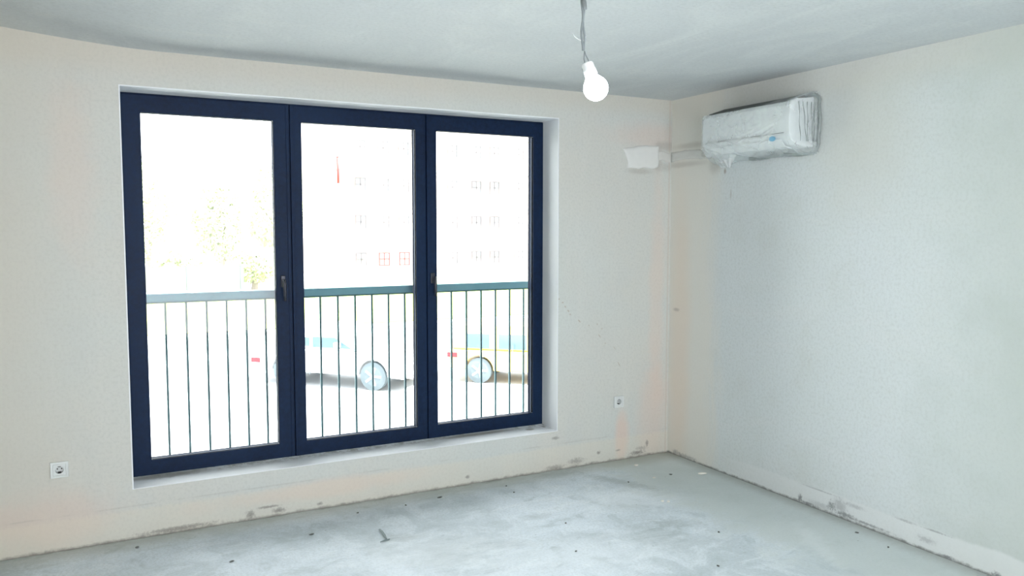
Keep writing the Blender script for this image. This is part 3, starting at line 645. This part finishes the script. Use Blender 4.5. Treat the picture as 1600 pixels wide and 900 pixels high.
# hoarding with posts across the lawn
hf = empty('site_fence', (2, 42, G0 + .06), 'pale panelled fence beyond the lawn, seen through the left window pane', 'fence')
k = 0; x = -4.6
while x < 3.4:
    obj('panel', box(x + .06, x + 2.75, 42, 42.05, -1.68, -.40), 'hoarding', hf); obj('post', box(x - .12, x + .06, 41.95, 42.1, G0 + .06, -.36), 'hoardpost', hf); x += 2.81
obj('post', box(x - .12, x + .06, 41.95, 42.1, G0 + .06, -.36), 'hoardpost', hf)
obj('base_rail', box(-4.7, x, 42.02, 42.08, -1.80, -1.68), 'facade_pale', hf)

# trees and hedge
def tree(name, label, x, y, hgt, rad, n, seed, cat='tree', zc=None, group='trees beyond the fence'):
    r = random.Random(seed); e = empty(name, (x, y, G0), label, cat, group)
    tb = bmesh.new(); tube(tb, [(x, y, G0), (x + .1, y, G0 + hgt * .3), (x - .05, y + .1, G0 + hgt * .7)], [.22, .17, .06], 8)
    for k in range(6):
        a = r.uniform(0, 2 * PI); z0 = G0 + hgt * r.uniform(.25, .5); tube(tb, [(x, y, z0), (x + rad * .4 * math.cos(a), y + rad * .4 * math.sin(a), z0 + hgt * .15), (x + rad * .8 * math.cos(a), y + rad * .8 * math.sin(a), z0 + hgt * .25)], [.09, .05, .02], 6)
    obj('trunk', tb, 'bark', e)
    bm = bmesh.new(); cz = G0 + hgt * .58
    for i in range(n):
        a = r.uniform(0, 2 * PI); c = r.uniform(-1, 1); rr = r.uniform(.35, 1) ** .5; s = math.sqrt(1 - c * c)
        lump = 1 + .3 * noise.noise(Vector((math.cos(a) * s * 2, math.sin(a) * s * 2, c * 2 + seed)))
        p0 = Vector((x + rad * rr * lump * s * math.cos(a), y + rad * rr * lump * s * math.sin(a), cz + hgt * .42 * rr * lump * c)); sz = r.uniform(.09, .2)
        u_ = Vector((r.uniform(-1, 1), r.uniform(-1, 1), r.uniform(-1, 1))).normalized(); v_ = u_.orthogonal().normalized()
        bm.faces.new([bm.verts.new(p0 + u_ * sz), bm.verts.new(p0 + v_ * sz * .6), bm.verts.new(p0 - u_ * sz), bm.verts.new(p0 - v_ * sz * .6)])
    o = obj('foliage', bm, 'leaf', e); o['kind'] = 'stuff'
tree('leafy_tree', 'tall pale green tree beyond the fence, at the left edge of the window', .2, 62, 9.0, 2.5, 7000, 1)
tree('leafy_tree', 'rounded green tree beyond the fence, middle of the left window pane', 4.6, 55, 7.6, 1.9, 7000, 2)
tree('leafy_tree', 'tree beyond the fence with its crown close to the left mullion', 9.4, 60, 9.2, 2.3, 7000, 3)
tree('clipped_hedge', 'low green shrub just behind the fence, left part of the left pane', 1.2, 46.5, 2.6, 1.7, 4000, 4, 'shrub', group='shrubs behind the fence')
tree('clipped_hedge', 'low green shrub just behind the fence, right part of the left pane', 5.3, 46.7, 2.7, 1.5, 4000, 5, 'shrub', group='shrubs behind the fence')

# apartment building
ab = empty('apartment_building', (26, 60, G0), 'pinkish apartment block across the street behind the middle and right panes', 'building')
obj('wall', box(14.2, 42, 60, 72, G0, 12.6), 'facade', ab); obj('roof', box(13.8, 42.4, 59.6, 72.4, 12.6, 12.9), 'roofgrey', ab)
for z in (.35 + 3.1 * k for k in range(4)): obj('floor_band', box(14.1, 42.1, 59.93, 60, z, z + .14), 'facade_pale', ab)
cols = [16.3, 18.3, 20.1, 22.4, 24.6, 26.9, 28.7, 31.2, 33.4, 36.0, 38.6]
def far_window(x, z, mt):
    w_, h_ = .95, 1.15
    f = obj('window', ring(bmesh.new(), x - w_ / 2, x + w_ / 2, z - h_ / 2, z + h_ / 2, (.07,) * 4, 59.90, 60), mt, ab)
    obj('glazing_bars', bx(box(x - .03, x + .03, 59.92, 59.98, z - h_ / 2, z + h_ / 2), x - w_ / 2, x + w_ / 2, 59.92, 59.98, z - .03, z + .03), mt, f)
    obj('pane', box(x - w_ / 2 + .05, x + w_ / 2 - .05, 59.95, 59.99, z - h_ / 2 + .05, z + h_ / 2 - .05), 'farglass', f)
for fi, z in enumerate((-.85, 2.25, 5.35, 8.45)):
    for ci, x in enumerate(cols): far_window(x, z, 'redframe' if (fi == 0 and ci in (1, 2)) else 'winframe')
for z in (1.0, 4.1, 7.2):
    for x in (16.3, 27.8):
        wd = .8 if x < 20 else 1.9
        b = obj('balcony', box(x - wd, x + wd, 58.9, 59.93, z - .12, z), 'facade_pale', ab); obj('balcony_wall', ring(bmesh.new(), x - wd, x + wd, z, z + .45, (.04, .04, .04, .04), 58.9, 58.95), 'winframe', b)

# utility pole with insulators, lamp post, overhead cable
up = empty('utility_pole', (4.95, 30, G0), 'slim utility pole with insulators, seen through the middle window pane', 'pole')
obj('shaft', tube(bmesh.new(), [(4.95, 30, G0), (4.95, 30, 5.4)], [.10, .06], 10), 'facade_pale', up, True)
for z in (4.6, 3.45): obj('insulator_box', box(4.78, 4.99, 29.85, 29.99, z - .16, z + .16), 'winframe', up)
lp = empty('street_lamp', (6.0, 30, G0), 'short pinkish lamp tube on a bracket, seen high in the middle pane', 'street lamp')
obj('shaft', tube(bmesh.new(), [(6.0, 30.15, G0), (6.0, 30.15, 4.9)], .035, 8), 'facade_pale', lp, True)
obj('lamp_tube', tube(bmesh.new(), [(5.99, 30, 3.55), (5.98, 30, 4.92)], .06, 10), 'redframe', lp, True)
for z in (3.55, 4.92): obj('end_ring', tube(bmesh.new(), [(5.985, 30.16, z), (5.985, 29.93, z)], .11, 12), 'facade_pale', lp, True)
cb = obj('overhead_cable', tube(bmesh.new(), [(-30, 30, 3.2), (-12, 30, 2.55), (5.2, 29.8, 2.383), (10, 30, 2.36), (15.7, 30, 2.427), (34, 30, 2.9)], .022, 6), 'cablered')
tag(cb, 'thin overhead cable running level across the view behind the windows', 'cable')
for x in (-30, 34):
    e = obj('cable_pole', tube(bmesh.new(), [(x, 30.13, G0), (x, 30.13, 4)], .1, 8), 'polewood'); tag(e, 'plain wooden pole carrying the overhead cable, out past the ' + ('left' if x < 0 else 'right') + ' side', 'pole', 'cable poles')
